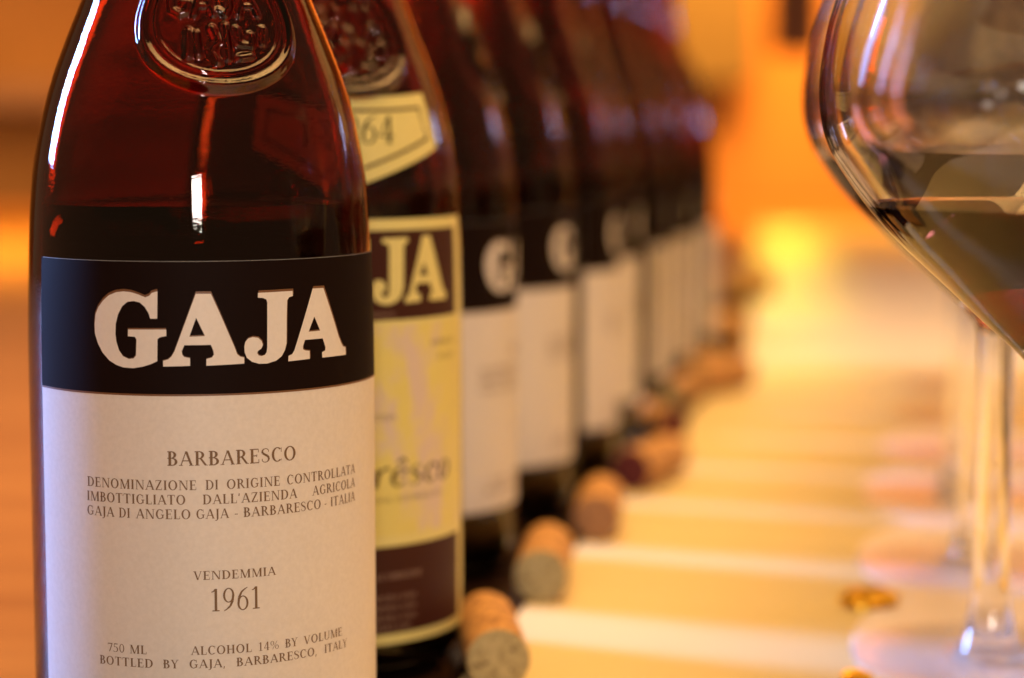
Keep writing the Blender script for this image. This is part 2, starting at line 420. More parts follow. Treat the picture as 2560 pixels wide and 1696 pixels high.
GL = {
 'A': (0.86, [D(0.11, 0, 0.43, 1, 0.065), D(0.76, 0, 0.44, 1, 0.15), Hh(0.22, 0.64, 0.34), SB(0.11, 0.12), SB(0.75, 0.14)]),
 'B': (0.70, [V(0.19), Hh(0.04, 0.34, 0.975), Hh(0.04, 0.36, 0.52), Hh(0.04, 0.36, 0.025)] + arc(0.32, 0.755, 0.27, 0.245, -90, 90) + arc(0.34, 0.27, 0.32, 0.275, -90, 90)),
 'C': (0.80, arc(0.43, 0.5, 0.38, 0.52, 48, 312) + [V(0.70, 0.66, 0.97, 0.045), V(0.70, 0.06, 0.2, 0.03)]),
 'D': (0.86, [V(0.19), Hh(0.04, 0.38, 0.975), Hh(0.04, 0.38, 0.025)] + arc(0.37, 0.5, 0.44, 0.5, -90, 90)),
 'E': (0.70, [V(0.19), Hh(0.04, 0.60, 0.975), Hh(0.04, 0.63, 0.025), Hh(0.2, 0.48, 0.52), V(0.59, 0.75, 0.97, 0.04), V(0.62, 0.03, 0.27, 0.04), V(0.49, 0.42, 0.62, 0.04)]),
 'G': (0.86, arc(0.43, 0.5, 0.38, 0.52, 48, 312) + [V(0.70, 0.66, 0.97, 0.045), V(0.70, 0.08, 0.42, 0.12), Hh(0.54, 0.84, 0.42)]),
 'H': (0.88, [V(0.19), V(0.69), Hh(0.2, 0.68, 0.5), SB(0.19), ST(0.19), SB(0.69), ST(0.69)]),
 'I': (0.38, [V(0.19), SB(0.19), ST(0.19)]),
 'J': (0.40, [V(0.23, -0.05, 1), ST(0.23)] + stroke([(0.23, 0), (0.20, -0.14), (0.08, -0.22), (0.0, -0.2)], [0.13, 0.1, 0.06, 0.08])),
 'L': (0.66, [V(0.19), SB(0.19), ST(0.19), Hh(0.2, 0.61, 0.025), V(0.60, 0.03, 0.27, 0.04)]),
 'M': (1.06, [V(0.16, 0, 1, 0.06), D(0.52, 0, 0.2, 1, 0.14), D(0.52, 0, 0.86, 1, 0.06), V(0.89), SB(0.15, 0.12), SB(0.89), ST(0.14, 0.12), ST(0.92, 0.12)]),
 'N': (0.92, [V(0.16, 0, 1, 0.06), D(0.76, 0, 0.2, 1, 0.15), V(0.78, 0, 1, 0.06), SB(0.16, 0.12), ST(0.12, 0.1), ST(0.78, 0.12)]),
 'O': (0.90, arc(0.45, 0.5, 0.41, 0.52, 0, 360, n=24)),
 'P': (0.70, [V(0.19), SB(0.19), Hh(0.04, 0.34, 0.975), Hh(0.19, 0.34, 0.46)] + arc(0.32, 0.72, 0.30, 0.28, -90, 90)),
 'R': (0.80, [V(0.19), SB(0.19), Hh(0.04, 0.34, 0.975), Hh(0.19, 0.36, 0.49), D(0.72, 0, 0.40, 0.5, 0.15), SB(0.74, 0.1)] + arc(0.33, 0.735, 0.29, 0.265, -90, 90)),
 'S': (0.60, S_shape()),
 'T': (0.76, [V(0.38), SB(0.38), Hh(0.04, 0.72, 0.975), V(0.055, 0.75, 0.98, 0.04), V(0.705, 0.75, 0.98, 0.04)]),
 'U': (0.88, [V(0.19, 0.3, 1), V(0.70, 0.3, 1, 0.06), ST(0.19), ST(0.70, 0.12)] + arc(0.427, 0.32, 0.305, 0.34, 180, 360, 0.1, 0.06)),
 'V': (0.82, [D(0.42, 0, 0.14, 1, 0.15), D(0.42, 0, 0.71, 1, 0.06), ST(0.14, 0.14), ST(0.70, 0.11)]),
 'Y': (0.78, [V(0.39, 0, 0.45), D(0.39, 0.42, 0.13, 1, 0.14), D(0.39, 0.42, 0.66, 1, 0.06), SB(0.39), ST(0.13, 0.13), ST(0.66, 0.11)]),
 'Z': (0.72, [D(0.12, 0.02, 0.58, 0.98, 0.15), Hh(0.08, 0.64, 0.975), Hh(0.07, 0.66, 0.025), V(0.10, 0.78, 0.98, 0.04), V(0.64, 0.02, 0.24, 0.04)]),
 '0': (0.60, arc(0.30, 0.5, 0.26, 0.51, 0, 360, 0.1, n=20)),
 '1': (0.52, [V(0.28, 0, 1, 0.12), SB(0.28, 0.17)] + stroke([(0.26, 0.97), (0.16, 0.88), (0.07, 0.86)], [0.08, 0.05, 0.04])),
 '4': (0.62, [V(0.42, 0, 1, 0.12), Hh(0.04, 0.6, 0.27, 0.06), D(0.07, 0.28, 0.40, 1, 0.06), SB(0.42, 0.13)]),
 '5': (0.58, [V(0.13, 0.55, 1, 0.05), Hh(0.12, 0.5, 0.95, 0.1)] + arc(0.22, 0.32, 0.31, 0.33, -140, 115, 0.11, 0.05, 18)),
 '6': (0.62, arc(0.31, 0.31, 0.27, 0.33, 0, 360, 0.10, 0.045, 20) + stroke([(0.10, 0.30), (0.12, 0.55), (0.24, 0.80), (0.42, 0.94), (0.54, 1.0)], [0.10, 0.11, 0.09, 0.05, 0.03])),
 '7': (0.58, [Hh(0.06, 0.56, 0.95, 0.1), D(0.22, 0, 0.52, 0.92, 0.09), V(0.07, 0.78, 0.98, 0.04)]),
 '9': (0.62, arc(0.31, 0.69, 0.27, 0.33, 0, 360, 0.10, 0.045, 20) + stroke([(0.52, 0.70), (0.50, 0.45), (0.38, 0.20), (0.20, 0.06), (0.08, 0.0)], [0.10, 0.11, 0.09, 0.05, 0.03])),
 '%': (0.95, arc(0.23, 0.74, 0.19, 0.26, 0, 360, 0.07, 0.04, 14) + arc(0.72, 0.26, 0.19, 0.26, 0, 360, 0.07, 0.04, 14) + [D(0.24, 0, 0.74, 1, 0.045)]),
 "'": (0.26, [D(0.10, 0.72, 0.14, 1.0, 0.09)]),
 ',': (0.28, [D(0.08, -0.16, 0.13, 0.12, 0.09)]),
 '-': (0.46, [Hh(0.06, 0.40, 0.36, 0.08)]),
 # lower case (drawn upright, slanted where it is used)
 'a': (0.60, arc(0.28, 0.33, 0.24, 0.34, 0, 360, 0.11, 0.05, 18) + [V(0.48, 0.04, 0.64, 0.12)] + stroke([(0.48, 0.08), (0.54, 0.02), (0.62, 0.06)], [0.1, 0.06, 0.03])),
 'r': (0.46, [V(0.15, 0, 0.62, 0.13)] + stroke([(0.17, 0.42), (0.26, 0.60), (0.38, 0.66), (0.44, 0.60)], [0.05, 0.06, 0.09, 0.12])),
 'b': (0.58, [V(0.11, 0.1, 1.05, 0.13)] + arc(0.30, 0.33, 0.25, 0.34, 0, 360, 0.11, 0.05, 18)),
 'e': (0.54, arc(0.28, 0.33, 0.25, 0.34, 25, 325, 0.12, 0.05, 18) + [D(0.10, 0.30, 0.48, 0.42, 0.04), Hh(0.08, 0.49, 0.37, 0.05)]),
 'ê': (0.54, arc(0.28, 0.33, 0.25, 0.34, 25, 325, 0.12, 0.05, 18) + [Hh(0.08, 0.49, 0.37, 0.05)] + stroke([(0.12, 0.78), (0.28, 0.94), (0.44, 0.78)], [0.03, 0.12, 0.03])),
 's': (0.44, [[(x * 0.72, y * 0.67) for x, y in q] for q in S_shape()]),
 'c': (0.50, arc(0.28, 0.33, 0.25, 0.34, 40, 325, 0.12, 0.05, 18) + [V(0.44, 0.46, 0.6, 0.11)]),
 'o': (0.56, arc(0.28, 0.33, 0.25, 0.34, 0, 360, 0.12, 0.05, 20)),
 'n': (0.60, [V(0.13, 0, 0.64, 0.12), V(0.47, 0, 0.45, 0.12)] + arc(0.31, 0.40, 0.22, 0.26, 0, 150, 0.11, 0.05, 10)),
 'i': (0.28, [V(0.14, 0, 0.64, 0.12), V(0.14, 0.8, 0.93, 0.12)]),
 'm': (0.90, [V(0.13, 0, 0.64, 0.12), V(0.45, 0, 0.5, 0.12), V(0.77, 0, 0.5, 0.12), Hh(0.13, 0.77, 0.58, 0.08)]),
 'l': (0.28, [V(0.14, 0, 1.03, 0.12)]), 't': (0.36, [V(0.17, 0, 0.85, 0.12), Hh(0.03, 0.33, 0.62, 0.06)]),
 'g': (0.56, arc(0.27, 0.33, 0.24, 0.33, 0, 360, 0.11, 0.05, 16) + [V(0.46, -0.2, 0.64, 0.11), Hh(0.1, 0.46, -0.2, 0.07)]),
 'd': (0.58, [V(0.47, 0, 1.05, 0.12)] + arc(0.28, 0.33, 0.25, 0.34, 0, 360, 0.11, 0.05, 16)),
 'z': (0.48, [Hh(0.05, 0.43, 0.61, 0.07), Hh(0.05, 0.43, 0.035, 0.07), D(0.09, 0.03, 0.38, 0.62, 0.08)]),
 'u': (0.60, [V(0.13, 0.15, 0.64, 0.12), V(0.47, 0, 0.64, 0.12), Hh(0.13, 0.47, 0.06, 0.08)]),
}
def word(s, x0, x1, y, cap, slant=0.0, track=0.06):
    """the word fitted between x0 and x1 (arc mm)"""
    tot = sum(GL[c][0] if c != ' ' else 0.45 for c in s) + track * (len(s) - 1)
    k = (x1 - x0) / tot; x = 0; out = []
    for c in s:
        if c == ' ': x += 0.45 + track; continue
        w, ps = GL[c]
        for p in ps: out.append(([(x0 + (x + px) * k + slant * py * cap, y + py * cap) for px, py in p], []))
        x += w + track
    return out
BIG = {
'G':[(-15.34,111.55),(-15.46,105.79),(-16.95,105.77),(-17.29,106.91),(-18.13,108.24),(-19.19,109.14),(-20.58,109.44),(-21.98,109.24),(-23.17,108.32),(-24.18,106.57),(-24.75,104.49),(-24.85,102.43),(-24.64,100.8),(-24.03,98.97),(-23.13,97.74),(-21.78,97.19),(-20.72,97.34),(-20.17,97.95),(-20.01,101.33),(-20.38,101.9),(-21.92,102.01),(-21.88,103.42),(-13.58,103.54),(-13.57,102.16),(-14.94,101.89),(-15.46,101.49),(-15.55,96.85),(-16.96,96.21),(-18.66,95.66),(-20.85,95.27),(-23.18,95.39),(-24.69,95.85),(-26.34,96.7),(-28.02,98.32),(-29.18,100.21),(-29.91,102.23),(-30.0,104.3),(-29.75,106.37),(-28.99,107.97),(-27.74,109.42),(-26.36,110.52),(-24.64,111.19),(-22.83,111.43),(-21.22,111.3),(-19.71,110.88),(-18.0,110.25),(-17.11,110.59),(-16.59,111.2)],
'A1':[(-7.32,111.0),(-4.19,110.98),(-2.39,106.84),(0.62,99.58),(1.13,98.12),(1.71,97.61),(2.6,97.38),(2.6,96.08),(-5.33,95.86),(-5.31,97.27),(-4.16,97.57),(-3.74,98.18),(-3.81,98.87),(-4.33,100.24),(-9.83,100.23),(-10.4,98.95),(-10.28,98.22),(-9.87,97.73),(-8.68,97.49),(-8.71,95.88),(-14.31,95.71),(-14.32,96.93),(-13.24,97.24),(-12.54,97.85),(-11.89,98.97)],
'A1h':[(-7.31,105.97),(-5.53,102.11),(-8.79,101.98)],
'J':[(5.86,110.93),(13.92,111.02),(13.99,109.93),(13.04,109.72),(12.53,109.0),(12.39,106.1),(12.2,99.88),(11.76,98.47),(11.02,97.26),(9.69,96.37),(7.63,95.86),(5.88,95.9),(4.35,96.36),(3.21,97.27),(2.75,98.4),(2.68,99.61),(2.9,100.63),(3.5,101.34),(4.53,101.64),(5.69,101.42),(6.46,100.72),(6.73,99.83),(6.39,99.12),(5.65,98.66),(5.44,98.17),(5.77,97.69),(6.4,97.5),(7.09,97.68),(7.54,98.27),(7.7,99.29),(7.89,108.8),(7.7,109.46),(6.98,109.78),(5.81,109.91)],
'A2':[(19.22,111.25),(22.32,111.2),(23.81,107.74),(26.96,100.31),(27.92,98.65),(28.46,98.0),(29.34,97.76),(29.43,96.12),(21.6,96.17),(21.52,97.36),(22.46,97.62),(22.59,98.33),(21.8,100.33),(16.83,100.35),(16.28,99.0),(16.27,98.38),(16.86,98.08),(18.02,97.92),(18.06,96.19),(12.57,96.04),(12.63,97.19),(13.55,97.51),(14.1,98.31)],
'A2h':[(19.48,105.2),(21.1,102.07),(17.85,102.04)]}
def big_word(sx=1.0, sy=1.0, dx=0.0, y0=96.0, ny=None, oy=0.0):
    f = lambda P: [(x * sx + dx, (ny if ny is not None else y0) + (y - y0) * sy + oy) for x, y in P]
    return [(f(BIG['G']), []), (f(BIG['A1']), [f(BIG['A1h'])]), (f(BIG['J']), []), (f(BIG['A2']), [f(BIG['A2h'])])]

LINES = [('BARBARESCO',-13.89,14.26,74.70,3.05),
('DENOMINAZIONE',-32.79,-7.68,69.50,2.05),('DI',-5.91,-3.16,69.50,2.05),('ORIGINE',-1.50,10.37,69.50,2.05),('CONTROLLATA',11.87,32.95,69.50,2.05),
('IMBOTTIGLIATO',-32.98,-10.05,66.40,2.05),("DALL'AZIENDA",-6.55,14.41,66.40,2.05),('AGRICOLA',18.39,32.90,66.40,2.05),
('GAJA',-33.00,-25.89,63.30,2.05),('DI',-24.81,-22.11,63.30,2.05),('ANGELO',-20.85,-9.02,63.30,2.05),('GAJA',-7.96,-1.06,63.30,2.05),('-',0.05,0.93,63.30,2.05),
('BARBARESCO',2.00,20.82,63.30,2.05),('-',21.83,22.54,63.30,2.05),('ITALIA',23.72,32.84,63.30,2.05),
('VENDEMMIA',-8.70,9.08,50.20,1.85),('1961',-5.29,5.64,43.30,4.85),
('750',-28.20,-24.00,34.00,1.85),('ML',-22.83,-18.89,34.00,1.85),('ALCOHOL',-9.46,3.53,34.00,1.85),('14%',4.85,9.65,34.00,1.85),('BY',11.07,14.18,34.00,1.85),('VOLUME',15.73,27.30,34.00,1.85),
('BOTTLED',-30.32,-17.52,31.10,1.85),('BY',-15.43,-12.04,31.10,1.85),('GAJA,',-9.86,-2.11,31.10,1.85),('BARBARESCO,',0.06,19.39,31.10,1.85),('ITALY',21.44,29.07,31.10,1.85)]

ME = {}
ME["glass"] = bottle_glass_mesh(); ME["glass"].materials.append(M["bottle_glass"])
ME["wine"] = bottle_wine_mesh(128.6); ME["wine"].materials.append(M["bottle_wine"])
cap = [(0, 290)] + [(r, h) for r, h in [(13.5, 290), (15.6, 289.4), (16.1, 288), (16.1, 274), (15.2, 271)]] + [(rad(h) + 0.4 if h < 268 else 14.9, h) for h in (266, 250, 235, 226)] + [(15.1, 226)]
ME["capsule"] = lathe("capsule", cap, 64); ME["capsule"].materials.append(M["capsule"])
ME["stopper"] = lathe("stopper", [(0, 240), (9.2, 240), (9.2, 286), (0, 286)], 40); ME["stopper"].materials.append(M["cork"])
HW = 48.6
def rounded(x0, x1, h0, h1, r):
    def f(u, v):
        x = x0 + (x1 - x0) * u; h = h0 + (h1 - h0) * v
        e = r
        d = min(x - x0, x1 - x)
        if d < e:
            k = e - math.sqrt(max(0, e * e - (e - d) ** 2)); mid = (h0 + h1) / 2
            h = mid + (h - mid) * ((h1 - h0) / 2 - k) / ((h1 - h0) / 2)
        return x, h
    return f
ME["label"] = sheet("label", -HW, HW, 17.5, 117.8, 0.12, 130, 20, rounded(-HW, HW, 17.5, 117.8, 0.8)); ME["label"].materials.append(M["paper"])
ME["label_short"] = sheet("label_short", -HW, HW, 25.5, 117.8, 0.12, 130, 20, rounded(-HW, HW, 25.5, 117.8, 0.8)); ME["label_short"].materials.append(M["paper"])
ME["black_panel"] = sheet("black_panel", -HW + 0.02, HW - 0.02, 89.7, 117.75, 0.17, 130, 10); ME["black_panel"].materials.append(M["black_print"])
ME["edge_line"] = sheet("edge_line", -HW + 0.05, HW - 0.05, 89.45, 89.85, 0.19, 130, 1); ME["edge_line"].materials.append(M["gold_ink"])
ME["letter_edge"] = print_polys("letter_edge", big_word(1.008, 1.025, 0.08, oy=0.12), 0.20, cut=1.0); ME["letter_edge"].materials.append(M["gold_ink"])
def letters(name, groups, off, m):
    out = []
    for g in groups:
        me = print_polys(name, g, off, cut=1.0); me.materials.append(m); out.append(me)
    return out
ME["big_letters"] = letters("letter", [[p] for p in big_word()], 0.25, M["letter_white"])
tx = []
for w in LINES: tx += word(*w)
ME["small_print"] = print_polys("small_print", tx, 0.17); ME["small_print"].materials.append(M["brown_ink"])

# cream label of the second bottle
HW2 = 41.3
ME["cream_label"] = sheet("cream_label", -HW2, HW2, 10.8, 121.9, 0.12, 110, 24); ME["cream_label"].materials.append(M["cream"])
ME["picture_panel"] = sheet("picture_panel", -HW2 + 0.4, HW2 - 0.4, 39.5, 94.5, 0.16, 110, 12); ME["picture_panel"].materials.append(M["vignette"])
ME["upper_panel"] = sheet("upper_panel", -35.2, 35.2, 95.9, 119.0, 0.17, 100, 8); ME["upper_panel"].materials.append(M["brown_print"])
ME["lower_panel"] = sheet("lower_panel", -36.5, 36.5, 13.5, 36.7, 0.17, 100, 8); ME["lower_panel"].materials.append(M["brown_print"])
ME["cream_letters"] = letters("letter", [[p] for p in big_word(0.98, 1.13, 0, ny=100.1)], 0.22, M["cream"])
def split_word(w, x0, x1, y, cap, slant):
    ps = word(w, x0, x1, y, cap, slant); out = []; i = 0
    for c in w: n = len(GL[c][1]); out.append(ps[i:i + n]); i += n
    return out
ME["script_word"] = letters("letter", split_word('Barbarêsco', -31.5, 29.5, 52.4, 7.6, 0.22), 0.20, M["brown_print"])
fp = word('DENOMINAZIONE DI ORIGINE CONTROLLATA', -26, 26, 48.4, 1.3) + word('BARBARESCO', 21.5, 33.5, 88.5, 1.3) + word('ITALIA', 24.5, 33.0, 84.5, 1.3) + word('BARBARESCO ITALIA', -9, 9, 70.0, 1.6)
ME["fine_print"] = print_polys("fine_print", fp, 0.20); ME["fine_print"].materials.append(M["brown_ink"])
lp = word('IMBOTTIGLIATO', -18, -1, 28.1, 1.5) + word("ALL'ORIGINE", 1, 17.5, 28.1, 1.5)
for h_, e in ((22.6, 15.5), (19.9, 15.5), (17.2, 15.5), (14.7, 13.5)):
    lp += word("DALL'AZIENDA AGRICOLA GAJA", -e, e, h_, 1.25)
lp += word('BARBARESCO', -4, 9, 96.9, 1.1)
ME["pale_print"] = print_polys("pale_print", lp, 0.21); ME["pale_print"].materials.append(M["faint_print"])
def chevron(inset):
    def f(u, v):
        X = (23.8 - inset) + (1 - v) * 1.6; x = -X + 2 * X * u
        top = 153.2 + 1.2 * (abs(x) / 24) ** 2 - inset
        bot = 130.6 + 9.4 * abs(x) / 25.5 + inset * 1.1
        return x * (38.9 / 34.5) * 0.99, bot + (top - bot) * v
    return f
ME["neck_label"] = sheet("neck_label", 0, 1, 0, 1, 0.12, 48, 10, chevron(0)); ME["neck_label"].materials.append(M["cream"])
def chev_frame(ins, w):
    polys = []; g0, g1 = chevron(ins), chevron(ins + w); n = 30
    for i in range(n):
        u0, u1 = i / n, (i + 1) / n
        polys.append(([g0(u0, 1), g0(u1, 1), g1(u1, 1), g1(u0, 1)][::-1], [])); polys.append(([g0(u0, 0), g0(u1, 0), g1(u1, 0), g1(u0, 0)], []))
    for e in (0, 1):
        q = [g0(e, 0), g0(e, 1), g1(e, 1), g1(e, 0)]; polys.append((q if e == 0 else q[::-1], []))
    return print_polys("neck_frame", polys, 0.16, cut=2.0)
ME["neck_frame"] = chev_frame(3.2, 0.75); ME["neck_frame"].materials.append(M["brown_print"])
ME["vintage"] = letters("digit", [word(c, -10.5 + 5.5 * k, -5.4 + 5.5 * k, 141.3, 7.0, 0.12) for k, c in enumerate('1964')], 0.19, M["black_print"])

for _k, _lv in enumerate((124.0, 130.5, 126.5)):
    ME["wine%d" % _k] = bottle_wine_mesh(_lv); ME["wine%d" % _k].materials.append(M["bottle_wine"])
def wine_bottle(x, y, rz, label, kind="white", drop=0.0, fill="wine"):
    b = empty("wine_bottle", (x * MM, y * MM, 0), rz)
    tag(b, label, "wine bottle", "row of red wine bottles standing on the runner")
    g = link("glass_body", ME["glass"], b); link("wine", ME[fill], b)
    link("capsule", ME["capsule"], b); link("stopper", ME["stopper"], b)
    if kind == "white":
        l = link("label", ME["label_short" if drop else "label"], b); l.location.z = drop * MM; l.scale = (1.0025 if drop else 1,) * 2 + (1,); link("black_panel", ME["black_panel"], l); link("edge_line", ME["edge_line"], l)
        link("letter_outline", ME["letter_edge"], l); [link("letter", q, l) for q in ME["big_letters"]]; p = link("lettering", ME["small_print"], l)
        if kind == "white": p["label"] = "small brown print on the white paper"; p["kind"] = "stuff"
    else:
        l = link("label", ME["cream_label"], b); link("picture_panel", ME["picture_panel"], l)
        link("maroon_panel", ME["upper_panel"], l); link("maroon_panel", ME["lower_panel"], l)
        [link("letter", q, l) for q in ME["cream_letters"]]
        [link("letter", q, l) for q in ME["script_word"]]
        for k in ("fine_print", "pale_print"): tag(link("lettering", ME[k], l), kind="stuff")
        n = link("neck_label", ME["neck_label"], b); link("frame_line", ME["neck_frame"], n); [link("digit", q, n) for q in ME["vintage"]]
    return b
wine_bottle(-70.4, 490, 0, "nearest bottle with white label reading 1961, wine level and seal in sharp focus")
wine_bottle(-52.6, 588, R(4.5), "bottle with cream and maroon label and chevron neck label, behind the nearest bottle", "cream")
ROW = [(-37.6, 708, "third bottle, white label beside the cream labelled one, its big G just showing"),
       (-16.2, 804, "fourth bottle of the row, just behind the third, blurred white label"),
       (5.0, 892, "fifth bottle of the row, white label behind the upright-looking brown cork"),
       (18.7, 980, "sixth bottle of the row, blurred white label showing as a sliver"),
       (38.3, 1070, "seventh bottle of the row, very blurred, third from the far end"),
       (58.0, 1165, "eighth bottle of the row, very blurred, last but one at the far end"),
       (79.8, 1270, "last bottle at the far end of the row, against the orange background")]
for i, (x, y, l) in enumerate(ROW):
    wine_bottle(x, y, R((76, 80, 91, 96, 104, 99, 101)[i]), l, drop=-2.6 + 0.5 * math.sin(i * 3.3), fill=("wine0", "wine", "wine2", "wine1")[i % 4])

# ------------------------------------------------------------------ wine glasses (mm)
BOWL = [(5.0, 90.5), (6.2, 93.6), (9.0, 96.8), (11.6, 99.4), (14.2, 101.7), (18.9, 106.0), (26.0, 112.7), (35.6, 121.6), (42.7, 129.6), (48.4, 137.6), (50.9, 142.4), (52.5, 148.4), (52.8, 155.5), (51.6, 165), (49.5, 173), (45.2, 186), (40.5, 200), (36.5, 215), (34.2, 228)]
BO = smooth_pts(BOWL, 1.5)
def offset_in(pts, d):
    out = []
    for i, (r, h) in enumerate(pts):
        a = pts[max(i - 1, 0)]; b = pts[min(i + 1, len(pts) - 1)]
        tx, ty = b[0] - a[0], b[1] - a[1]; L = math.hypot(tx, ty) or 1
        out.append((r - ty / L * d, h + tx / L * d))
    return out
k0 = next(i for i, p in enumerate(BO) if p[1] > 99)
inner = offset_in(BO[k0:], 1.15)
inner = [p for p in inner if p[1] > 101.5]
FOOT = [(0.0, 0.55), (36.0, 0.55), (37.6, 0.8), (38.0, 1.3), (37.5, 1.9), (35.0, 2.1), (24, 2.2), (12.5, 2.3), (9.8, 2.7), (9.1, 3.8), (8.0, 6.0), (6.8, 9.2), (5.6, 14.5)]
STEM = [(5.6, 14.5), (5.1, 20), (4.8, 32), (4.7, 50), (4.7, 66), (4.8, 80), (5.0, 90.5)]
def bowl_mesh(level):
    me = lathe("bowl", BO + [(33.7, 228.4), (33.3, 228)] + [p for p in inner if p[1] > level + 0.3][::-1] + [lerp_inner(level + 0.3)], 160)
    me.materials.append(M["clear_glass"]); return me
def lerp_inner(h):
    for p, q in zip(inner, inner[1:]):
        if p[1] <= h <= q[1]: return (p[0] + (q[0] - p[0]) * (h - p[1]) / (q[1] - p[1]), h)
ME["stem"] = lathe("stem", smooth_pts(STEM, 3), 64); ME["stem"].materials.append(M["clear_glass"])
ME["foot"] = lathe("foot", FOOT[:4] + smooth_pts(FOOT[4:], 1.2), 128); ME["foot"].materials.append(M["clear_glass"]); ME["foot"].materials.append(M["thin_glass"])
for p_ in ME["foot"].polygons:
    if math.hypot(p_.center.x, p_.center.y) > 10.8 * MM or p_.center.z < 1.0 * MM: p_.material_index = 1
def glass_wine(level):
    e = lerp_inner(level + 0.3)
    side = [(0, 101.2)] + [p for p in inner if p[1] < level + 0.25] + [e]
    top = [(e[0] - 0.5, level + 0.08), (e[0] - 1.6, level - 0.08), (e[0] - 4, level - 0.12), (0, level - 0.12)]
    me = lathe("wine", side + top, 160); me.materials.append(M["glass_wine"]); me.materials.append(M["wine_surface"])
    for i, p in enumerate(me.polygons):
        if i // 160 >= len(side) - 1: p.material_index = 1
    return me
GLASSES = [(117, 452, 129.6, "nearest wine glass, big bowl cut off by the right edge, dark wine in its cone"),
           (131, 582, 137.5, "second wine glass, its stem and bell foot in view at the right"),
           (152.5, 705, 136.0, "third wine glass, its foot glinting yellow left of the clear stem"),
           (175, 838, 135.0, "fourth wine glass, blurred, behind the stems at the right"),
           (202, 950, 134.0, "fifth wine glass, very blurred, behind the fourth glass"),
           (228, 1075, 133.0, "sixth wine glass, melted into the orange blur"),
           (255, 1200, 133.0, "farthest wine glass of the row, a faint brown haze")]
for i, (x, y, lv, l) in enumerate(GLASSES):
    g = empty("wine_glass", (x * MM, y * MM, (max(0.0, -0.28 + 0.16 * (4 - i)) - 0.5) * MM), R(11 * i))
    tag(g, l, "wine glass", "row of large wine glasses part filled with red wine")
    for k in ("foot", "stem"): link(k, ME[k], g)
    link("bowl", bowl_mesh(lv), g)
    link("wine", glass_wine(lv), g)
# oval coasters under the glasses, each lapping on the one behind
def coaster_mesh(a, b):
    prof = [(0, 0.0), (0.5, 0.0), (0.985, 0.0), (1.0, 0.04), (1.0, 0.1), (0.985, 0.14), (0.5, 0.14), (0, 0.14)]
    me = lathe("coaster", [(r * 100, h) for r, h in prof], 96)
    for v in me.vertices: v.co.x *= a / 100; v.co.y *= b / 100
    return me
ME["coaster"] = coaster_mesh(38.5, 78); ME["coaster"].materials.append(M["coaster"])
CL = ["pale paper coaster under the nearest glass, just out of the frame", "pale pink lit oval coaster under the stem with the bell foot", "blurred peach coaster behind the pale pink one", "blurred coaster under the fourth glass", "very blurred coaster under the fifth glass"]
for i in range(5):
    x, y = GLASSES[i][0], GLASSES[i][1]
    c = link("paper_coaster", ME["coaster"], None); c.location = ((x + 2.5) * MM, (y + 10) * MM, (-0.44 + 0.16 * (4 - i)) * MM)
    c.rotation_euler = (0, 0, R(-8))
    tag(c, CL[i], "coaster", "paper coasters under the wine glasses")

# ------------------------------------------------------------------ corks
def cork_mesh(name, L, d, end):
    r = d / 2
    body = [(0, 0), (r * 0.55, 0), (r - 0.7, 0.05), (r - 0.15, 0.3), (r, 0.9)] + [(r + 0.12 * math.sin(k * 1.7), L * k / 10) for k in range(1, 10)] + [(r, L - 0.9), (r - 0.2, L - 0.3), (r - 0.8, L), (0, L)]
    me = lathe(name, body, 48)
    me.materials.append(M["cork"]); me.materials.append(M[end])
    for p in me.polygons:
        if p.center.z < 0.25 * MM: p.material_index = 1
    return me
CM = {e: cork_mesh("cork_" + e, 46, 16.6, e) for e in ("cork_end", "cork_brown", "cork_stain")}
def cork(x, y, ang, label, end, sc=1.0, pitch=0.0):
    """x, y: middle of the near end face; ang: direction of the body, degrees clockwise from straight back"""
    o = link("wine_cork", CM[end]); tag(o, label, "cork", "loose corks lying along the bottles")
    d = Vector((math.sin(R(ang)), math.cos(R(ang)), 0))
    o.rotation_euler = d.to_track_quat('Z', 'X').to_euler(); o.scale = (sc, sc, sc)
    o.location = (x * MM, y * MM, (8.35 * sc - 0.35) * MM)
cork(-3.5, 549, -5, "nearest cork, pale grey end facing the camera, beside the cream labelled bottle", "cork_end", 1.0)
cork(8.8, 653, 4, "second cork, greenish grey end with a tan body behind it", "cork_end", 1.0)
cork(29.5, 750, 5, "third cork, brown all over, on the cloth by the fourth bottle", "cork_brown", 1.0)
cork(47, 853, 24, "cork lying slantwise with a dark wine stained end to the left", "cork_stain", 1.05)
cork(74, 985, -18, "cork just behind the slanting one, darker stained end nearly facing the camera", "cork_stain", 0.95)
cork(95, 1150, 38, "bright orange cork turned to the right, mid row", "cork_end", 1.15)
cork(122, 1232, -62, "small dark red cork end sticking out farthest to the right", "cork_stain", 0.95)
cork(80, 1085, 14, "tan cork squeezed between the stained one and the bright orange one", "cork_end", 1.0)
cork(119, 1410, 32, "blurred orange cork beyond the bright one", "cork_end", 1.25)
cork(160, 1765, 50, "blurred cork at the far end of the line of corks", "cork_brown", 1.5)

cork(142, 1590, -20, "blurred brown cork touching its neighbours in the distant part of the line", "cork_brown", 1.3)
cork(205, 2080, 20, "faint cork far beyond the others, left of the yellow glow", "cork_brown", 1.5)
cork(240, 2500, -50, "farthest cork, a tiny orange brown smudge at the end of the runner", "cork_brown", 1.5)
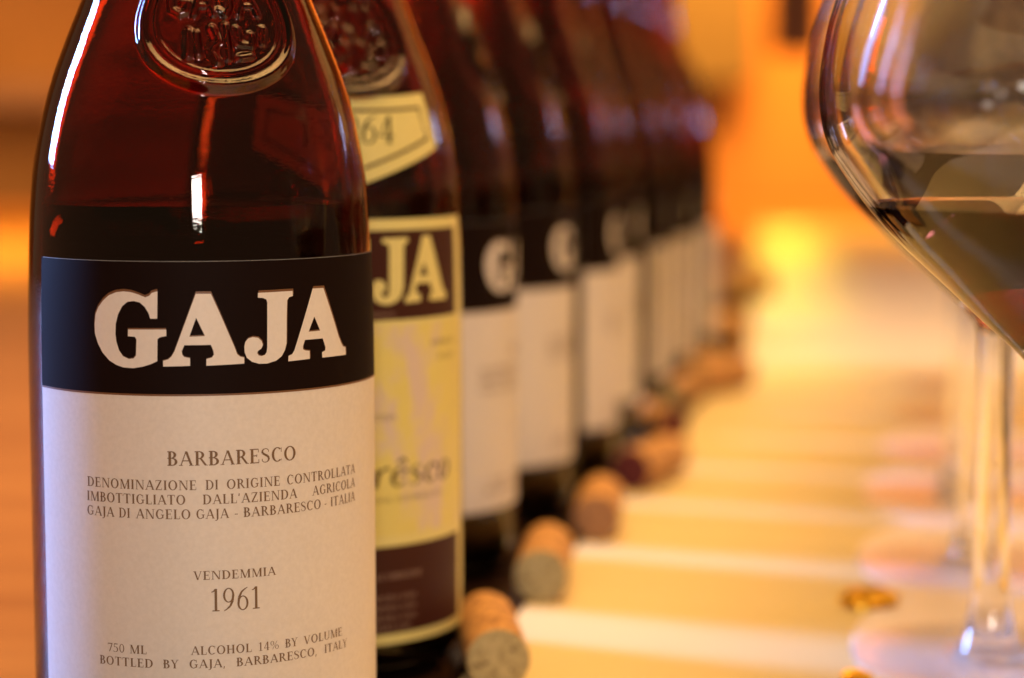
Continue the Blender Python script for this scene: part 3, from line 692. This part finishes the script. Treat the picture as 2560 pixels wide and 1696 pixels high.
# yellow light glints at the glass feet, built as crumpled gold lumps
def glint(name, a, b, h, seed):
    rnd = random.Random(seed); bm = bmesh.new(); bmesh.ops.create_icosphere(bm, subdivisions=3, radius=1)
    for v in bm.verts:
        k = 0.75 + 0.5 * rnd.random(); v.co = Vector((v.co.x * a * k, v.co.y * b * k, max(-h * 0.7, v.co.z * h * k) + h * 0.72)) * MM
    me = bpy.data.meshes.new(name); bm.to_mesh(me); bm.free(); me.materials.append(M["glint"]); return me
M["glint"] = simple("gold_glint", (0.80, 0.50, 0.06), 0.28); M["glint"].node_tree.nodes["Principled BSDF"].inputs["Metallic"].default_value = 0.9
o = link("glint_lump", glint("glint_lump", 8.5, 6, 3.4, 3)); o.location = (0.109, 0.648, -0.0004); tag(o, "crumpled gold lump standing in for a foot rim glint, at the left rim of the pale coaster", "glint")
o = link("glint_lump", glint("glint_lump2", 4, 3, 1.6, 5)); o.location = (0.0915, 0.561, -0.0004); tag(o, "smaller gold lump standing in for a glint by the coaster, cut off by the bottom edge of the picture", "glint")

# ------------------------------------------------------------------ far background, all out of focus
def shelf():
    e = empty("wooden_shelf", (-0.95, 4.3, -0.75)); tag(e, "blurred honey brown wooden shelf far behind, at the left edge", "shelf")
    for z, h in ((0.5, 0.05), (0.92, 0.05), (1.3, 0.05)):
        link("board", box_mesh("board", -0.7, 0.7, -0.12, 0.15, z, z + h, 0.004), e, [M["mid_wood"]])
    for x in (-0.7, 0.66): link("upright", box_mesh("upright", x, x + 0.04, -0.13, 0.16, 0, 1.6, 0.004), e, [M["mid_wood"]])
    link("back_panel", box_mesh("back_panel", -0.7, 0.7, 0.16, 0.18, 0, 1.6), e, [M["wall"]])
shelf()
o = link("dark_post", box_mesh("dark_post", 0.425, 0.505, 3.55, 3.62, 0.255, 1.9, 0.006), None, [M["dark_wood"]])
tag(o, "dark brown hanging post blurred at the top, left of the glass bowl", "post")
o = link("wall_panel", box_mesh("wall_panel", 0.22, 0.49, 4.40, 4.44, 0.22, 1.6, 0.006), None, [M["tan_panel"]])
tag(o, "tan panel on the far wall, blurred at the top middle", "panel")

M["lamp"] = bpy.data.materials.new("amber_lamp_shade"); M["lamp"].use_nodes = True
_b = M["lamp"].node_tree.nodes["Principled BSDF"]; _b.inputs["Base Color"].default_value = (0.8, 0.5, 0.1, 1)
_b.inputs["Emission Color"].default_value = (1.0, 0.55, 0.06, 1); _b.inputs["Emission Strength"].default_value = 1.6
e = empty("wall_lamp", (0.96, 4.2, 0.28)); tag(e, "small lit amber lamp on the far wall, seen through the nearest glass bowl", "lamp")
sh = lathe("lamp_shade", [(45, 0), (34, 130), (32, 130), (43, 0)], 32, True); link("lamp_shade", sh, e, [M["lamp"]])
br = lathe("bracket", [(0, -30), (22, -30), (22, -22), (5, -18), (5, 60), (0, 60)], 24); link("bracket", br, e, [M["dark_wood"]])
e = empty("cupboard", (1.25, 4.35, -0.75)); tag(e, "brown wooden cupboard behind the wine glasses, blurred", "cupboard")
link("carcass", box_mesh("carcass", -0.50, 0.8, -0.12, 0.12, 0, 1.9, 0.005), e, [M["mid_wood"]])
for k in range(3): link("door", box_mesh("door", -0.47 + 0.42 * k, -0.08 + 0.42 * k, -0.145, -0.122, 0.05, 1.85, 0.005), e, [M["mid_wood"] if k != 1 else M["dark_wood"]])
